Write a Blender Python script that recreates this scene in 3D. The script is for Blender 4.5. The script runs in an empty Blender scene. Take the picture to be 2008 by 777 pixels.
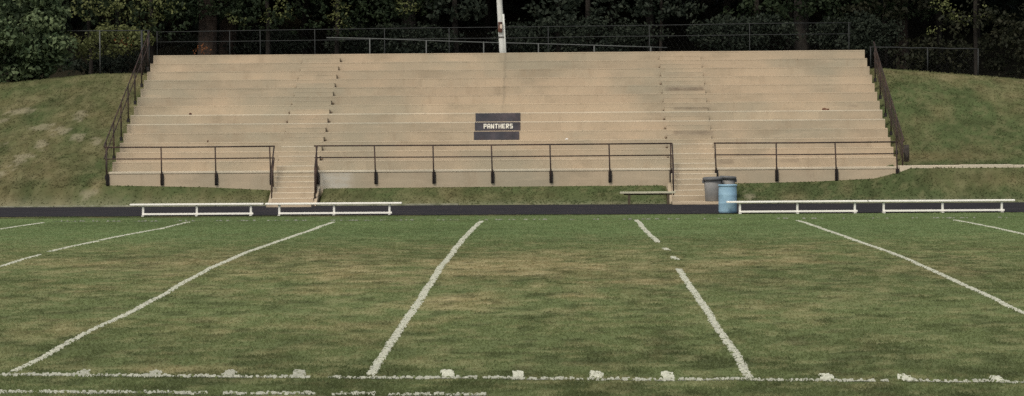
import bpy, bmesh, math, random
import numpy as np
from mathutils import Vector, Matrix
R = math.radians
random.seed(7); rng = np.random.default_rng(7)
S = bpy.context.scene
COL = S.collection

# ------------------------------------------------------------------ camera, sky, sun, exposure
cam_d = bpy.data.cameras.new('camera'); cam = bpy.data.objects.new('camera', cam_d); COL.objects.link(cam)
S.camera = cam
cam_d.sensor_width = 36; cam_d.lens = 36 * 5163.5 / 2008; cam_d.clip_start = .5; cam_d.clip_end = 6000
yaw, pit, rol = .0199, .0316, -.00724
F = Vector((-math.sin(yaw)*math.cos(pit), math.cos(yaw)*math.cos(pit), -math.sin(pit)))
Rr = Vector((math.cos(yaw), math.sin(yaw), 0)); Uu = Rr.cross(F)
R2 = Rr*math.cos(rol) + Uu*math.sin(rol); U2 = -Rr*math.sin(rol) + Uu*math.cos(rol)
cam.matrix_world = Matrix(((R2.x, U2.x, -F.x, 0), (R2.y, U2.y, -F.y, 0), (R2.z, U2.z, -F.z, 3.218), (0, 0, 0, 1)))

SUN_EL, SUN_AZ = R(52), R(205)        # azimuth clockwise from +Y: the sun stands behind the camera, a little left
world = bpy.data.worlds.new('World'); S.world = world; world.use_nodes = True
nt = world.node_tree; nt.nodes.clear()
wo = nt.nodes.new('ShaderNodeOutputWorld'); bg = nt.nodes.new('ShaderNodeBackground')
sky = nt.nodes.new('ShaderNodeTexSky'); sky.sky_type = 'NISHITA'; sky.sun_disc = False
sky.sun_elevation = SUN_EL; sky.sun_rotation = SUN_AZ; sky.dust_density = 3.0
hs = nt.nodes.new('ShaderNodeHueSaturation'); hs.inputs['Saturation'].default_value = .35
nt.links.new(sky.outputs[0], hs.inputs['Color']); nt.links.new(hs.outputs[0], bg.inputs[0]); nt.links.new(bg.outputs[0], wo.inputs[0])
bg.inputs[1].default_value = .10
sl = bpy.data.lights.new('sun', 'SUN'); sun = bpy.data.objects.new('sun', sl); COL.objects.link(sun)
sl.energy = 1.5; sl.angle = R(14); sl.color = (1, .91, .78)
sd = Vector((math.sin(SUN_AZ)*math.cos(SUN_EL), math.cos(SUN_AZ)*math.cos(SUN_EL), math.sin(SUN_EL)))
sun.rotation_euler = sd.to_track_quat('Z', 'Y').to_euler()
S.view_settings.view_transform = 'Standard'; S.view_settings.look = 'None'
S.view_settings.exposure = 0.55; S.view_settings.gamma = 1; S.view_settings.use_curve_mapping = False
S.cycles.use_denoising = False; S.cycles.max_bounces = 5; S.cycles.diffuse_bounces = 3; S.cycles.transparent_max_bounces = 6

# ------------------------------------------------------------------ helpers
def link(name, me, m=None, parent=None):
    o = bpy.data.objects.new(name, me); COL.objects.link(o)
    if m: me.materials.append(m)
    if parent: o.parent = parent; o.matrix_parent_inverse = Matrix.Translation(-tot(parent))
    return o
def tot(o):
    v = Vector((0, 0, 0))
    while o: v = v + o.location + o.get('_off', Vector((0, 0, 0))) if False else v + o.location; o = o.parent
    return v
def tag(o, label=None, cat=None, group=None, kind=None):
    if label: o['label'] = label
    if cat: o['category'] = cat
    if group: o['group'] = group
    if kind: o['kind'] = kind
    return o
def empty(name, loc, label, cat, group=None):
    o = bpy.data.objects.new(name, None); COL.objects.link(o); o.location = loc; o.empty_display_size = .3
    return tag(o, label, cat, group)

class MB:
    """collects world-space shapes into ONE mesh; build() makes it a child whose origin is its parent's"""
    def __init__(s): s.v = []; s.f = []
    def box(s, x0, x1, y0, y1, z0, z1):
        n = len(s.v)
        s.v += [(x0,y0,z0),(x1,y0,z0),(x1,y1,z0),(x0,y1,z0),(x0,y0,z1),(x1,y0,z1),(x1,y1,z1),(x0,y1,z1)]
        s.f += [tuple(n+i for i in q) for q in ((0,3,2,1),(4,5,6,7),(0,1,5,4),(1,2,6,5),(2,3,7,6),(3,0,4,7))]
        return s
    def tube(s, pts, r, k=8, r1=None):
        pts = [Vector(p) for p in pts]; n0 = len(s.v); N = len(pts)
        for i, p in enumerate(pts):
            d = (pts[min(i+1, N-1)] - pts[max(i-1, 0)]).normalized()
            a = d.cross(Vector((0, 0, 1)) if abs(d.z) < .9 else Vector((1, 0, 0))).normalized(); b = d.cross(a)
            rr = r if r1 is None else r + (r1-r)*i/(N-1)
            for j in range(k):
                t = 2*math.pi*j/k; s.v.append(tuple(p + a*math.cos(t)*rr + b*math.sin(t)*rr))
        for i in range(N-1):
            for j in range(k):
                a0 = n0+i*k+j; a1 = n0+i*k+(j+1) % k; s.f.append((a0, a1, a1+k, a0+k))
        s.f.append(tuple(n0+j for j in range(k))[::-1]); s.f.append(tuple(n0+(N-1)*k+j for j in range(k)))
        return s
    def lathe(s, c, prof, k=32, wob=0):
        n0 = len(s.v)
        for r, z in prof:
            for j in range(k):
                t = 2*math.pi*j/k; s.v.append((c[0]+r*math.cos(t), c[1]+r*math.sin(t), c[2]+z+wob*math.sin(t+1)*(z > .3)))
        for i in range(len(prof)-1):
            for j in range(k):
                a0 = n0+i*k+j; a1 = n0+i*k+(j+1) % k; s.f.append((a0, a1, a1+k, a0+k))
        return s
    def build(s, name, m, parent=None, bev=0, smooth=False):
        me = bpy.data.meshes.new(name)
        off = tot(parent) if parent else Vector((0, 0, 0))
        me.from_pydata([tuple(Vector(p)-off) for p in s.v], [], s.f); me.update()
        if bev or True:
            bm = bmesh.new(); bm.from_mesh(me)
            bmesh.ops.recalc_face_normals(bm, faces=bm.faces)
            if bev: bmesh.ops.bevel(bm, geom=[e for e in bm.edges], offset=bev, segments=1, affect='EDGES', clamp_overlap=True)
            bm.to_mesh(me); bm.free()
        if smooth:
            me.polygons.foreach_set('use_smooth', [True]*len(me.polygons))
        o = bpy.data.objects.new(name, me); COL.objects.link(o); me.materials.append(m)
        if parent: o.parent = parent
        return o
def as_thing(o, loc):
    """moves a one-mesh thing's origin to its base"""
    o.data.transform(Matrix.Translation(-Vector(loc))); o.location = loc; return o

def npmesh(name, V, Fq, m, col=None, nper=4, parent=None):
    """numpy vertices and equal-sided faces -> one object, optional per-vertex colour"""
    me = bpy.data.meshes.new(name)
    nv, nf = len(V), len(Fq)
    me.vertices.add(nv); me.vertices.foreach_set('co', np.asarray(V, np.float32).ravel())
    me.loops.add(nf*nper); me.loops.foreach_set('vertex_index', np.asarray(Fq, np.int32).ravel())
    me.polygons.add(nf); me.polygons.foreach_set('loop_start', np.arange(nf, dtype=np.int32)*nper)
    if col is not None:
        a = me.color_attributes.new('tone', 'FLOAT_COLOR', 'POINT')
        c = np.ones((nv, 4), np.float32); c[:, :3] = col; a.data.foreach_set('color', c.ravel())
    me.update(); me.validate()
    me.materials.append(m)
    o = bpy.data.objects.new(name, me); COL.objects.link(o)
    if parent: o.parent = parent
    return o

def vnoise(x, y, sc, seed=0, octv=3, sy=None):
    """value noise, 0..1"""
    out = 0; amp = 1; tot_ = 0
    for o in range(octv):
        r = np.random.default_rng(seed*101+o); G = r.random((256, 256))
        u = x/sc*(2**o)+91.7; v = y/(sy or sc)*(2**o)+53.1
        i = np.floor(u).astype(int); j = np.floor(v).astype(int); fu = u-i; fv = v-j
        fu = fu*fu*(3-2*fu); fv = fv*fv*(3-2*fv)
        g = lambda a, b: G[a % 256, b % 256]
        out = out + amp*((g(i,j)*(1-fu)+g(i+1,j)*fu)*(1-fv)+(g(i,j+1)*(1-fu)+g(i+1,j+1)*fu)*fv)
        tot_ += amp; amp *= .5
    return out/tot_
def sstep(a, b, x):
    t = np.clip((x-a)/(b-a), 0, 1); return t*t*(3-2*t)

# ------------------------------------------------------------------ materials
def mat(name, base=(.5,.5,.5), rough=.8, metal=0, noise=0, nscale=6, bump=0, spec=.3, attr=False, stretch=(1,1,1), second=None, transl=0, upn=0):
    m = bpy.data.materials.new(name); m.use_nodes = True; t = m.node_tree; t.nodes.clear()
    out = t.nodes.new('ShaderNodeOutputMaterial'); p = t.nodes.new('ShaderNodeBsdfPrincipled')
    p.inputs['Roughness'].default_value = rough; p.inputs['Metallic'].default_value = metal
    p.inputs['Specular IOR Level'].default_value = spec
    t.links.new(p.outputs[0], out.inputs[0])
    geo = t.nodes.new('ShaderNodeNewGeometry')
    mp = t.nodes.new('ShaderNodeVectorMath'); mp.operation = 'MULTIPLY'; mp.inputs[1].default_value = stretch
    t.links.new(geo.outputs['Position'], mp.inputs[0])
    if attr:
        src = t.nodes.new('ShaderNodeAttribute'); src.attribute_name = 'tone'; cur = src.outputs['Color']
    else:
        src = t.nodes.new('ShaderNodeRGB'); src.outputs[0].default_value = (*base, 1); cur = src.outputs[0]
    nz = t.nodes.new('ShaderNodeTexNoise'); nz.inputs['Scale'].default_value = nscale; nz.inputs['Detail'].default_value = 6
    nz.inputs['Roughness'].default_value = .65
    t.links.new(mp.outputs[0], nz.inputs['Vector'])
    if second:
        mx = t.nodes.new('ShaderNodeMix'); mx.data_type = 'RGBA'
        rp = t.nodes.new('ShaderNodeMapRange'); rp.inputs[1].default_value = .45; rp.inputs[2].default_value = .65
        nz2 = t.nodes.new('ShaderNodeTexNoise'); nz2.inputs['Scale'].default_value = nscale*.6; nz2.inputs['Detail'].default_value = 8
        t.links.new(mp.outputs[0], nz2.inputs['Vector']); t.links.new(nz2.outputs[0], rp.inputs[0])
        t.links.new(rp.outputs[0], mx.inputs[0]); t.links.new(cur, mx.inputs[6]); mx.inputs[7].default_value = (*second, 1); cur = mx.outputs[2]
    if noise:
        mr = t.nodes.new('ShaderNodeMapRange'); mr.inputs[1].default_value = .25; mr.inputs[2].default_value = .75
        mr.inputs[3].default_value = 1-noise; mr.inputs[4].default_value = 1+noise
        t.links.new(nz.outputs[0], mr.inputs[0])
        vm = t.nodes.new('ShaderNodeVectorMath'); vm.operation = 'SCALE'
        t.links.new(cur, vm.inputs[0]); t.links.new(mr.outputs[0], vm.inputs['Scale']); cur = vm.outputs[0]
    t.links.new(cur, p.inputs['Base Color'])
    if bump:
        b = t.nodes.new('ShaderNodeBump'); b.inputs['Strength'].default_value = bump; b.inputs['Distance'].default_value = .02
        t.links.new(nz.outputs[0], b.inputs['Height']); t.links.new(b.outputs[0], p.inputs['Normal'])
    if upn:
        m.cycles.use_bump_map_correction = False
        sc_ = t.nodes.new('ShaderNodeVectorMath'); sc_.operation = 'SCALE'; sc_.inputs['Scale'].default_value = 1-upn; t.links.new(geo.outputs['Normal'], sc_.inputs[0])
        ad_ = t.nodes.new('ShaderNodeVectorMath'); ad_.operation = 'ADD'; ad_.inputs[1].default_value = (0, 0, upn); t.links.new(sc_.outputs[0], ad_.inputs[0])
        nm_ = t.nodes.new('ShaderNodeVectorMath'); nm_.operation = 'NORMALIZE'; t.links.new(ad_.outputs[0], nm_.inputs[0]); t.links.new(nm_.outputs[0], p.inputs['Normal'])
    if transl:
        tr = t.nodes.new('ShaderNodeBsdfTranslucent'); t.links.new(cur, tr.inputs[0])
        ms = t.nodes.new('ShaderNodeMixShader'); ms.inputs[0].default_value = transl
        t.links.new(p.outputs[0], ms.inputs[1]); t.links.new(tr.outputs[0], ms.inputs[2]); t.links.new(ms.outputs[0], out.inputs[0])
    return m

def concrete(name, base=(.402,.323,.227), stains=True, k=1.0):
    m = bpy.data.materials.new(name); m.use_nodes = True; t = m.node_tree; t.nodes.clear(); L = t.links.new
    out = t.nodes.new('ShaderNodeOutputMaterial'); p = t.nodes.new('ShaderNodeBsdfPrincipled')
    p.inputs['Roughness'].default_value = .9; p.inputs['Specular IOR Level'].default_value = .2; L(p.outputs[0], out.inputs[0])
    geo = t.nodes.new('ShaderNodeNewGeometry'); pos = geo.outputs['Position']
    sep = t.nodes.new('ShaderNodeSeparateXYZ'); L(pos, sep.inputs[0])
    def noise(scale, st, detail=5, rg=.6):
        v = t.nodes.new('ShaderNodeVectorMath'); v.operation = 'MULTIPLY'; v.inputs[1].default_value = st; L(pos, v.inputs[0])
        n = t.nodes.new('ShaderNodeTexNoise'); n.inputs['Scale'].default_value = scale; n.inputs['Detail'].default_value = detail
        n.inputs['Roughness'].default_value = rg; L(v.outputs[0], n.inputs['Vector']); return n.outputs[0]
    def mr(x, a, b, c, d, smooth=False):
        n = t.nodes.new('ShaderNodeMapRange'); n.inputs[1].default_value = a; n.inputs[2].default_value = b
        n.inputs[3].default_value = c; n.inputs[4].default_value = d
        if smooth: n.interpolation_type = 'SMOOTHSTEP'
        L(x, n.inputs[0]); return n.outputs[0]
    def mth(op, a, b=None):
        n = t.nodes.new('ShaderNodeMath'); n.operation = op
        for i, q in enumerate((a, b)):
            if q is None: continue
            if isinstance(q, (int, float)): n.inputs[i].default_value = q
            else: L(q, n.inputs[i])
        return n.outputs[0]
    def mix(f, a, b):
        n = t.nodes.new('ShaderNodeMix'); n.data_type = 'RGBA'
        L(f, n.inputs[0])
        if isinstance(a, tuple): n.inputs[6].default_value = (*a, 1)
        else: L(a, n.inputs[6])
        n.inputs[7].default_value = (*b, 1); return n.outputs[2]
    b = Vector(base)
    cur = mix(mr(noise(.22, (1,1,1), 4), .42, .62, 0, 1), tuple(b), tuple(Vector((b.x*.79, b.y*.86, b.z*.89))))      # greyer patches
    cur = mix(mr(noise(.5, (1,1,2.5), 5), .52, .7, 0, .75), cur, (b.x*.72, b.y*.74, b.z*.74))                         # broad dirt
    cur = mix(mr(noise(1.6, (1.3,1,.35), 6, .7), .55, .8, 0, .6), cur, (b.x*.66, b.y*.63, b.z*.6))                     # runs down the risers
    cur = mix(mr(noise(1.3, (.35,.3,4), 6, .7), .56, .75, 0, .6), cur, (b.x*1.13, b.y*1.15, b.z*1.18))                    # pale worn strips
    cur = mix(mr(noise(9, (1,1,1), 6, .8), .64, .8, 0, .7), cur, (b.x*.42, b.y*.38, b.z*.34))                         # small spots
    if stains:
        # the ragged dark joint running down below the pole
        w = mth('ABSOLUTE', mth('SUBTRACT', sep.outputs[0], mth('ADD', -2.44, mth('MULTIPLY', noise(1.2, (0,1,1)), .22))))
        j = mth('MULTIPLY', mr(w, .01, .08, .38, 0), mr(sep.outputs[2], 3.2, 3.6, 0, 1))
        cur = mix(mth('MULTIPLY', j, mr(noise(2.2, (0,1,2)), .3, .6, .2, 1)), cur, (.17,.15,.11))
        def rect(x0, x1, z0, z1, colr, k, e=.05):
            f = mth('MULTIPLY', mr(sep.outputs[0], x0-e, x0+e, 0, 1), mr(sep.outputs[0], x1-e, x1+e, 1, 0))
            g = mth('MULTIPLY', mr(sep.outputs[2], z0-.03, z0+.03, 0, 1), mr(sep.outputs[2], z1-.03, z1+.03, 1, 0))
            h = mth('MULTIPLY', mth('MULTIPLY', f, g), mr(noise(3, (.8,1,2.5), 5, .75), .36, .6, k*.35, k))
            return mix(h, cur, colr)
        for q in ((3.95,5.45,4.10,4.24,.85),(4.2,5.6,3.37,3.45,.7),(4.1,5.6,2.44,2.60,.55),(3.95,5.2,4.7,4.78,.2),(7.9,8.6,1.4,1.62,.4),(5.6,6.2,1.36,1.6,.45),(10.9,11.3,3.42,3.5,.3)):
            cur = rect(q[0], q[1], q[2], q[3], (.15,.115,.085), q[4])
        cur = rect(-8.95, -7.75, .5, 1.17, (.42,.40,.34), .95, .2)                                                      # whitish repair patch on the front wall
    cur2 = t.nodes.new('ShaderNodeVectorMath'); cur2.operation = 'SCALE'; L(cur, cur2.inputs[0])
    row = mth('FLOOR', mth('MULTIPLY', mth('SUBTRACT', sep.outputs[2], 1.19), 1/.3446))      # each riser was cast in lengths of its own
    wn = t.nodes.new('ShaderNodeTexWhiteNoise'); wn.noise_dimensions = '1D'; L(row, wn.inputs['W'])
    ln = mth('FLOOR', mth('ADD', mth('MULTIPLY', sep.outputs[0], .31), mth('MULTIPLY', wn.outputs[0], 7.3)))
    wn2 = t.nodes.new('ShaderNodeTexWhiteNoise'); wn2.noise_dimensions = '2D'
    cb = t.nodes.new('ShaderNodeCombineXYZ'); L(ln, cb.inputs[0]); L(row, cb.inputs[1]); L(cb.outputs[0], wn2.inputs['Vector'])
    L(mth('MULTIPLY', mr(noise(14, (1,1,1), 4, .8), .3, .7, .93*k, 1.07*k), mr(wn2.outputs[0], 0, 1, .945, 1.05)), cur2.inputs['Scale'])
    L(cur2.outputs[0], p.inputs['Base Color'])
    bp = t.nodes.new('ShaderNodeBump'); bp.inputs['Strength'].default_value = .25; bp.inputs['Distance'].default_value = .01
    L(noise(20, (1,1,1), 6, .8), bp.inputs['Height']); L(bp.outputs[0], p.inputs['Normal'])
    return m

M = dict(
    conc=concrete('old_concrete'),
    nose=concrete('palest_concrete_edge', base=(.53,.45,.335), stains=False),  # paler concrete for walkway, path, low treads and two seat slabs
    nose2=concrete('pale_concrete_edge', base=(.44,.352,.245), stains=False),
    dark=mat('dark_riser_paint', (.045,.045,.055), .7, noise=.35, nscale=3, second=(.075,.062,.07)),
    letter=mat('white_letter_paint', (.78,.76,.66), .7, noise=.1),
    iron=mat('brown_black_railing_paint', (.034,.024,.020), .7, noise=.4, nscale=5, second=(.062,.036,.026), spec=.3),
    bracket=mat('black_iron', (.014,.012,.012), .7, noise=.3),
    alu=mat('white_aluminium_plank', (.77,.75,.68), .45, noise=.05, nscale=2),
    leg=mat('pale_bench_frame', (.62,.61,.56), .5, noise=.12, nscale=5),
    wood=mat('weathered_bench_board', (.40,.385,.28), .85, noise=.3, nscale=4, stretch=(.4,6,6)),
    woodleg=mat('dark_bench_leg', (.07,.055,.035), .85, noise=.3),
    pole=mat('pole_white_paint', (.52,.53,.50), .7, noise=.16, nscale=4, stretch=(1,1,.35), second=(.45,.46,.42)),
    rust=mat('rusty_box', (.09,.035,.022), .8, noise=.5, nscale=9, second=(.035,.022,.018)),
    pale=mat('pale_label', (.5,.42,.34), .7, noise=.2, nscale=12),
    strap=mat('dark_strap', (.06,.055,.05), .6),
    drum=mat('faded_blue_plastic', (.235,.37,.465), .6, noise=.14, nscale=5, second=(.195,.325,.43), spec=.4, bump=.1),
    bin=mat('grey_bin_plastic', (.20,.197,.185), .6, noise=.14, nscale=5, second=(.165,.165,.158)),
    binrim=mat('darker_grey_rim', (.105,.108,.108), .55, noise=.2, nscale=5),
    binin=mat('bin_inside', (.03,.028,.028), .8),
    track=mat('black_cinder_track', (.018,.0172,.0205), .95, noise=.3, nscale=2.2, stretch=(.5,1,1), bump=.5, second=(.026,.0235,.026), spec=.15),
    galv=mat('dull_galvanised_pipe', (.085,.09,.084), .6, metal=.2, noise=.25, nscale=4),
    galvd=mat('dark_weathered_pipe', (.022,.024,.023), .7, noise=.3, nscale=4),
    grass=mat('grass', attr=True, rough=.9, noise=.08, nscale=9, spec=.05, upn=.68, transl=.48),
    soil=mat('turf_ground', attr=True, rough=.95, noise=.12, nscale=7, spec=.05, bump=.1),
    paint=mat('chalk_line_paint', attr=True, rough=.9, noise=.08, nscale=9, spec=.1, upn=.5, transl=.35),
    leaf=mat('leaves', attr=True, rough=.6, noise=.15, nscale=3, spec=.12, transl=.38),
    bark=mat('bark', (.036,.025,.018), .95, noise=.4, nscale=3, stretch=(2,2,.4), bump=.8, second=(.022,.017,.013)),
    barkd=mat('shaded_wood_bark', (.016,.013,.010), .95, noise=.4, nscale=3, stretch=(2,2,.4), bump=.8),
    barkg=mat('grey_bark', (.032,.028,.023), .95, noise=.4, nscale=3, stretch=(2,2,.4), bump=.8, second=(.02,.018,.015)),
    endshade=mat('step_end_shade', (.15,.11,.075), .9, noise=.5, nscale=9),
    kerb=mat('mossy_kerb', (.21,.21,.15), .9, noise=.3, nscale=4, second=(.13,.14,.08)),
    rollm=mat('rusty_mesh_roll', (.06,.05,.042), .9, noise=.5, nscale=14, second=(.03,.026,.022)),
    litter=mat('brown_scrap', (.13,.06,.035), .9, noise=.4, nscale=14),
    whitescrap=mat('white_scrap', (.75,.73,.68), .7),
)

# ------------------------------------------------------------------ the lie of the land
NEAR, FAR = 31.85, 80.62
YF, TR, NT = 95.5, .831, 13            # front wall, tread depth, risers above the walkway
Z0, RI = 1.24, .3446                   # walkway height, riser
XL, XR = -16.58, 12.12
YB = YF + TR*NT
AL, AR = (-10.5, -9.0), (3.86, 5.5)    # the two stair aisles
def tb(x): return 84.72 - .05*(x+2)     # near edge of the track
def tt(x): return 93.75 - .045*(x+2)    # far edge of the track
def zt(x, y):
    x = np.asarray(x, float); y = np.asarray(y, float)
    t = np.clip((y-NEAR)/(FAR-NEAR), 0, 1); z = .257*(1-(2*t-1)**2)
    gw = np.interp(x, [-60,-24,-16.6,-13,-10.7,-9.8,-8.6,0,3.8,5.5,9,11.2,12,12.5,60], [.55,.6,.78,.68,.55,.5,.6,.62,.62,.66,.72,.82,1.02,1.215,1.2])
    zc = np.interp(x, [-200,-60,-23,-19,13,18.6,60,200], [2.5,3.2,4.62,5.0,4.97,4.5,2.6,2.4])
    ye = tt(x)+.05
    dip = 1 - np.maximum(sstep(-10.76, -10.62, x)*(1-sstep(-8.88, -8.74, x)), sstep(3.6, 3.74, x)*(1-sstep(5.62, 5.76, x)))*.97
    z = np.where(y > ye, gw*dip*np.clip((y-ye)/(YF-ye), 0, 1)**1.2, z)
    u = np.clip((y-YF)/(107-YF), 0, 1)
    flat = np.where(x > 12.1, sstep(96.6, 107, y), u)
    zz = gw + (zc-gw)*np.where(x > 12.1, .35*flat+.65*np.clip((y-96.6)/(107-96.6), 0, 1), u)
    out = (x < XL-.05) | (x > XR+.05)
    zz = zz + np.where(out & (y < 107), (vnoise(x, y, 2.5, 5)-.5)*.16*np.minimum(1, (y-YF)/2), 0)
    z = np.where(y > YF, zz, z)
    z = np.where(y > 107, zc, z)
    z = z + np.where(y > 113, (sstep(118, 175, y))*20 + (vnoise(x, y, 5, 6)-.5)*.3*np.clip((y-113)/4, 0, 1), 0)
    return z

C_G = np.array((.143,.174,.071)); C_LUSH = np.array((.150,.222,.088)); C_DK = np.array((.070,.085,.034))
C_DRY = np.array((.28,.235,.115)); C_STRAW = np.array((.42,.37,.20)); C_DUST = np.array((.30,.28,.19))
PATCH = [(-1.1,51.5,3.2,4.2,.75),(3.9,52.4,1.7,1.1,.95),(-7.9,53.5,2.8,2.8,.5),(-1.6,42.9,.75,1.5,1.1),(-3.5,38.6,1.7,1.5,.6),(.15,43.9,.4,.6,.8),
         (-6.7,38.3,1.2,1.6,.45),(-4.3,52.2,2.7,4.8,.65),(-3.6,45.5,1.4,1.6,.3),(4.1,56.5,3.5,5,.35),(-5.2,33.0,.9,.5,.6),(-1.2,34.2,.8,.9,.3),(3.2,43,3,5,.12),(7.5,50,2.5,3,.35),(1.2,47,1.0,.7,.6),(-9.6,61,1.2,1.2,.3)]
def tone(x, y, r1, r2):
    """grass colour of a place; r1, r2 are per-blade random numbers"""
    n1 = vnoise(x, y, 1.1, 11, 4, 1.9); n2 = vnoise(x, y, .28, 12, 3, .5); n3 = vnoise(x, y, 7, 13, 3); n4 = vnoise(x, y, .6, 14, 3, 1.3)
    d = np.zeros_like(x)
    for cx, cy, rx, ry, k in PATCH:
        q = ((x-cx)/rx)**2+((y-cy)/ry)**2; d = np.maximum(d, k*np.exp(-q*.9))
    field = y < 84
    mid = np.exp(-((y-50)/13)**2)
    dry = np.where(field, d*(.35+1.25*n1) + .20*mid + (n1-.5)*.8 + (n2-.5)*.95 - .17 - .10*sstep(2, 6, x) - .3*sstep(60, 72, y), 0)
    hill = ~field
    left = x < XL
    dh = (n1-.45)*1.5 + (n2-.5)*.5 + np.where(left, .16, .02) + .12*sstep(103, 106.5, y)
    # worn tracks down the left bank, dry soil above and below the path on the right
    for cx, cy, rx, ry, k in ((-20.6,97.2,.6,1.7,.7),(-19.6,100.4,.55,2,.8),(-18.8,103.5,.6,2,.45),(-22.0,100.2,.9,1.0,.7),(-17.0,95.6,.35,.6,.8),(-12.5,94.8,2.5,.5,.5),(13.5,98,2.5,.55,.9),(16,94.8,2.2,.6,.75),(14.5,106.5,6,.5,.6),(-20,106.6,5,.6,.5),(-3,94.6,5,.45,.35),(12.7,99,.4,3,.6),(8.2,94.2,.6,.5,.6)):
        dh = np.maximum(dh, k*np.exp(-(((x-cx)/rx)**2+((y-cy)/ry)**2)*.8)*(.35+1.3*n2) + (n1-.5)*.5)
    dry = np.clip(np.where(hill, dh, dry), 0, 1)[:, None]
    lush = np.where(field, sstep(57, 68, y)*.6, np.where(left, .15, .3))[:, None]
    dk = np.clip(np.where(field, (n4-.52)*1.7*(1-.6*sstep(50, 66, y)) + .42*(1-sstep(31, 39, y)), (n4-.55)*1.6+.12), 0, .85)[:, None]
    c = C_G*(1-lush)+C_LUSH*lush
    c = c*(1-dk)+C_DK*dk
    tan = C_DRY + (C_STRAW-C_DRY)*np.clip((n2-.45)*2+ (r2-.5)*.8, 0, 1)[:, None]
    c = c*(1-dry)+tan*dry
    br = (.80+.40*n3)*(.84+.32*r1)
    c = c*br[:, None]
    ps = vnoise(x, y, .30, 15, 3, .34); pf = sstep(.59, .66, ps+(r2-.5)*.08)*np.where(hill, .45, .42*(1-.6*sstep(60, 70, y)))
    trail = np.zeros_like(x)          # pale scuffed turf in chains down the left bank
    for cx, cy, rx, ry in ((-21.0,96.6,.35,.9),(-20.3,98.2,.35,.8),(-19.9,99.6,.3,.6),(-21.7,99.7,.7,.3),(-22.4,98.8,.35,.5),(-19.3,100.9,.5,.45),(-18.6,100.2,.3,.5),(-22.2,102.5,.5,.4),(-21.4,103.3,.5,.4),(-18.9,102.3,.25,.8),(-20.2,101.4,.5,.3),(-17.7,99.6,.25,.5),(-17.2,95.2,.5,.25),(6.6,94.3,.25,.5)):
        trail = np.maximum(trail, np.exp(-(((x-cx)/rx)**2+((y-cy)/ry)**2)))
    tf = sstep(.50, .60, trail*.42+vnoise(x, y, .26, 17, 3, .16)*.62)*hill*.6*(trail > .12)      # bleached tufts
    c = c*(1-pf[:, None])+(C_STRAW*.5+C_G*.6)*pf[:, None]
    c = c*(1-tf[:, None])+np.array((.50,.45,.30))*tf[:, None]*(.75+.5*r1)[:, None]
    df = sstep(.60, .72, vnoise(x, y, .34, 16, 2, .42)+(r1-.5)*.04)*np.where(hill, .25, .45*(1-.7*sstep(55, 68, y))); c = c*(1-df[:, None])+C_DK*.7*df[:, None]
    c = c*np.where(hill, .52, .90)[:, None]
    return c

# ground sheet (fine where it shows, out to the horizon round it)
def axis(a, b, st, far):
    c = list(np.arange(a, b+1e-6, st)); return np.array([-f for f in far[::-1]] + c + far)
gx = np.concatenate(([-3000,-1200,-500,-220,-120,-80,-60], np.arange(-45, -25, .5), np.arange(-25, 20, .125), np.arange(20, 45.1, .5), [60,80,120,220,500,1200,3000]))
gy = np.concatenate(([-3000,-1000,-300,-100,-40,-10,5], np.arange(15, 26, .5), np.arange(26, 60, .11), np.arange(60, 86, .2), np.arange(86, 92, .5), np.arange(92, 111, .2), np.arange(111, 130.1, .5), [134,138,144,150,158,166,175,200,300,700,3000]))
X, Y = np.meshgrid(gx, gy); xf, yf = X.ravel(), Y.ravel(); Zf = zt(xf, yf)
nx, ny = len(gx), len(gy)
i = np.arange(nx-1)[None, :] + nx*np.arange(ny-1)[:, None]
Q = np.stack([i, i+1, i+1+nx, i+nx], -1).reshape(-1, 4)
gc = tone(xf, yf, .3+.4*rng.random(len(xf)), .3+.4*rng.random(len(xf)))*.86
edge = np.exp(-((yf-tt(xf)-.1)/.35)**2)[:, None]*.3
gc = gc*(1-edge)+C_DUST*edge
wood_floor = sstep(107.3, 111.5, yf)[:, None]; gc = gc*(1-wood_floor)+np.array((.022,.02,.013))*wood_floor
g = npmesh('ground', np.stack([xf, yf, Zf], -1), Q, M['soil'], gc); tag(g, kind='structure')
g.data.polygons.foreach_set('use_smooth', [True]*len(g.data.polygons))

# black running track, a sheet a little above the ground with ragged edges
tx = np.arange(-60, 60.01, .25); jn = (vnoise(tx, tx*0, .8, 31)-.5)*.25; jf = (vnoise(tx, tx*0, 1.3, 32)-.5)*.3
V = np.concatenate([np.stack([tx, tb(tx)+jn, tx*0+.012], -1), np.stack([tx, tt(tx)+jf-.05, tx*0+.012], -1)]); n = len(tx)
i = np.arange(n-1); o = npmesh('track', V, np.stack([i, i+1, i+1+n, i+n], -1), M['track']); tag(o, kind='structure')

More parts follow.
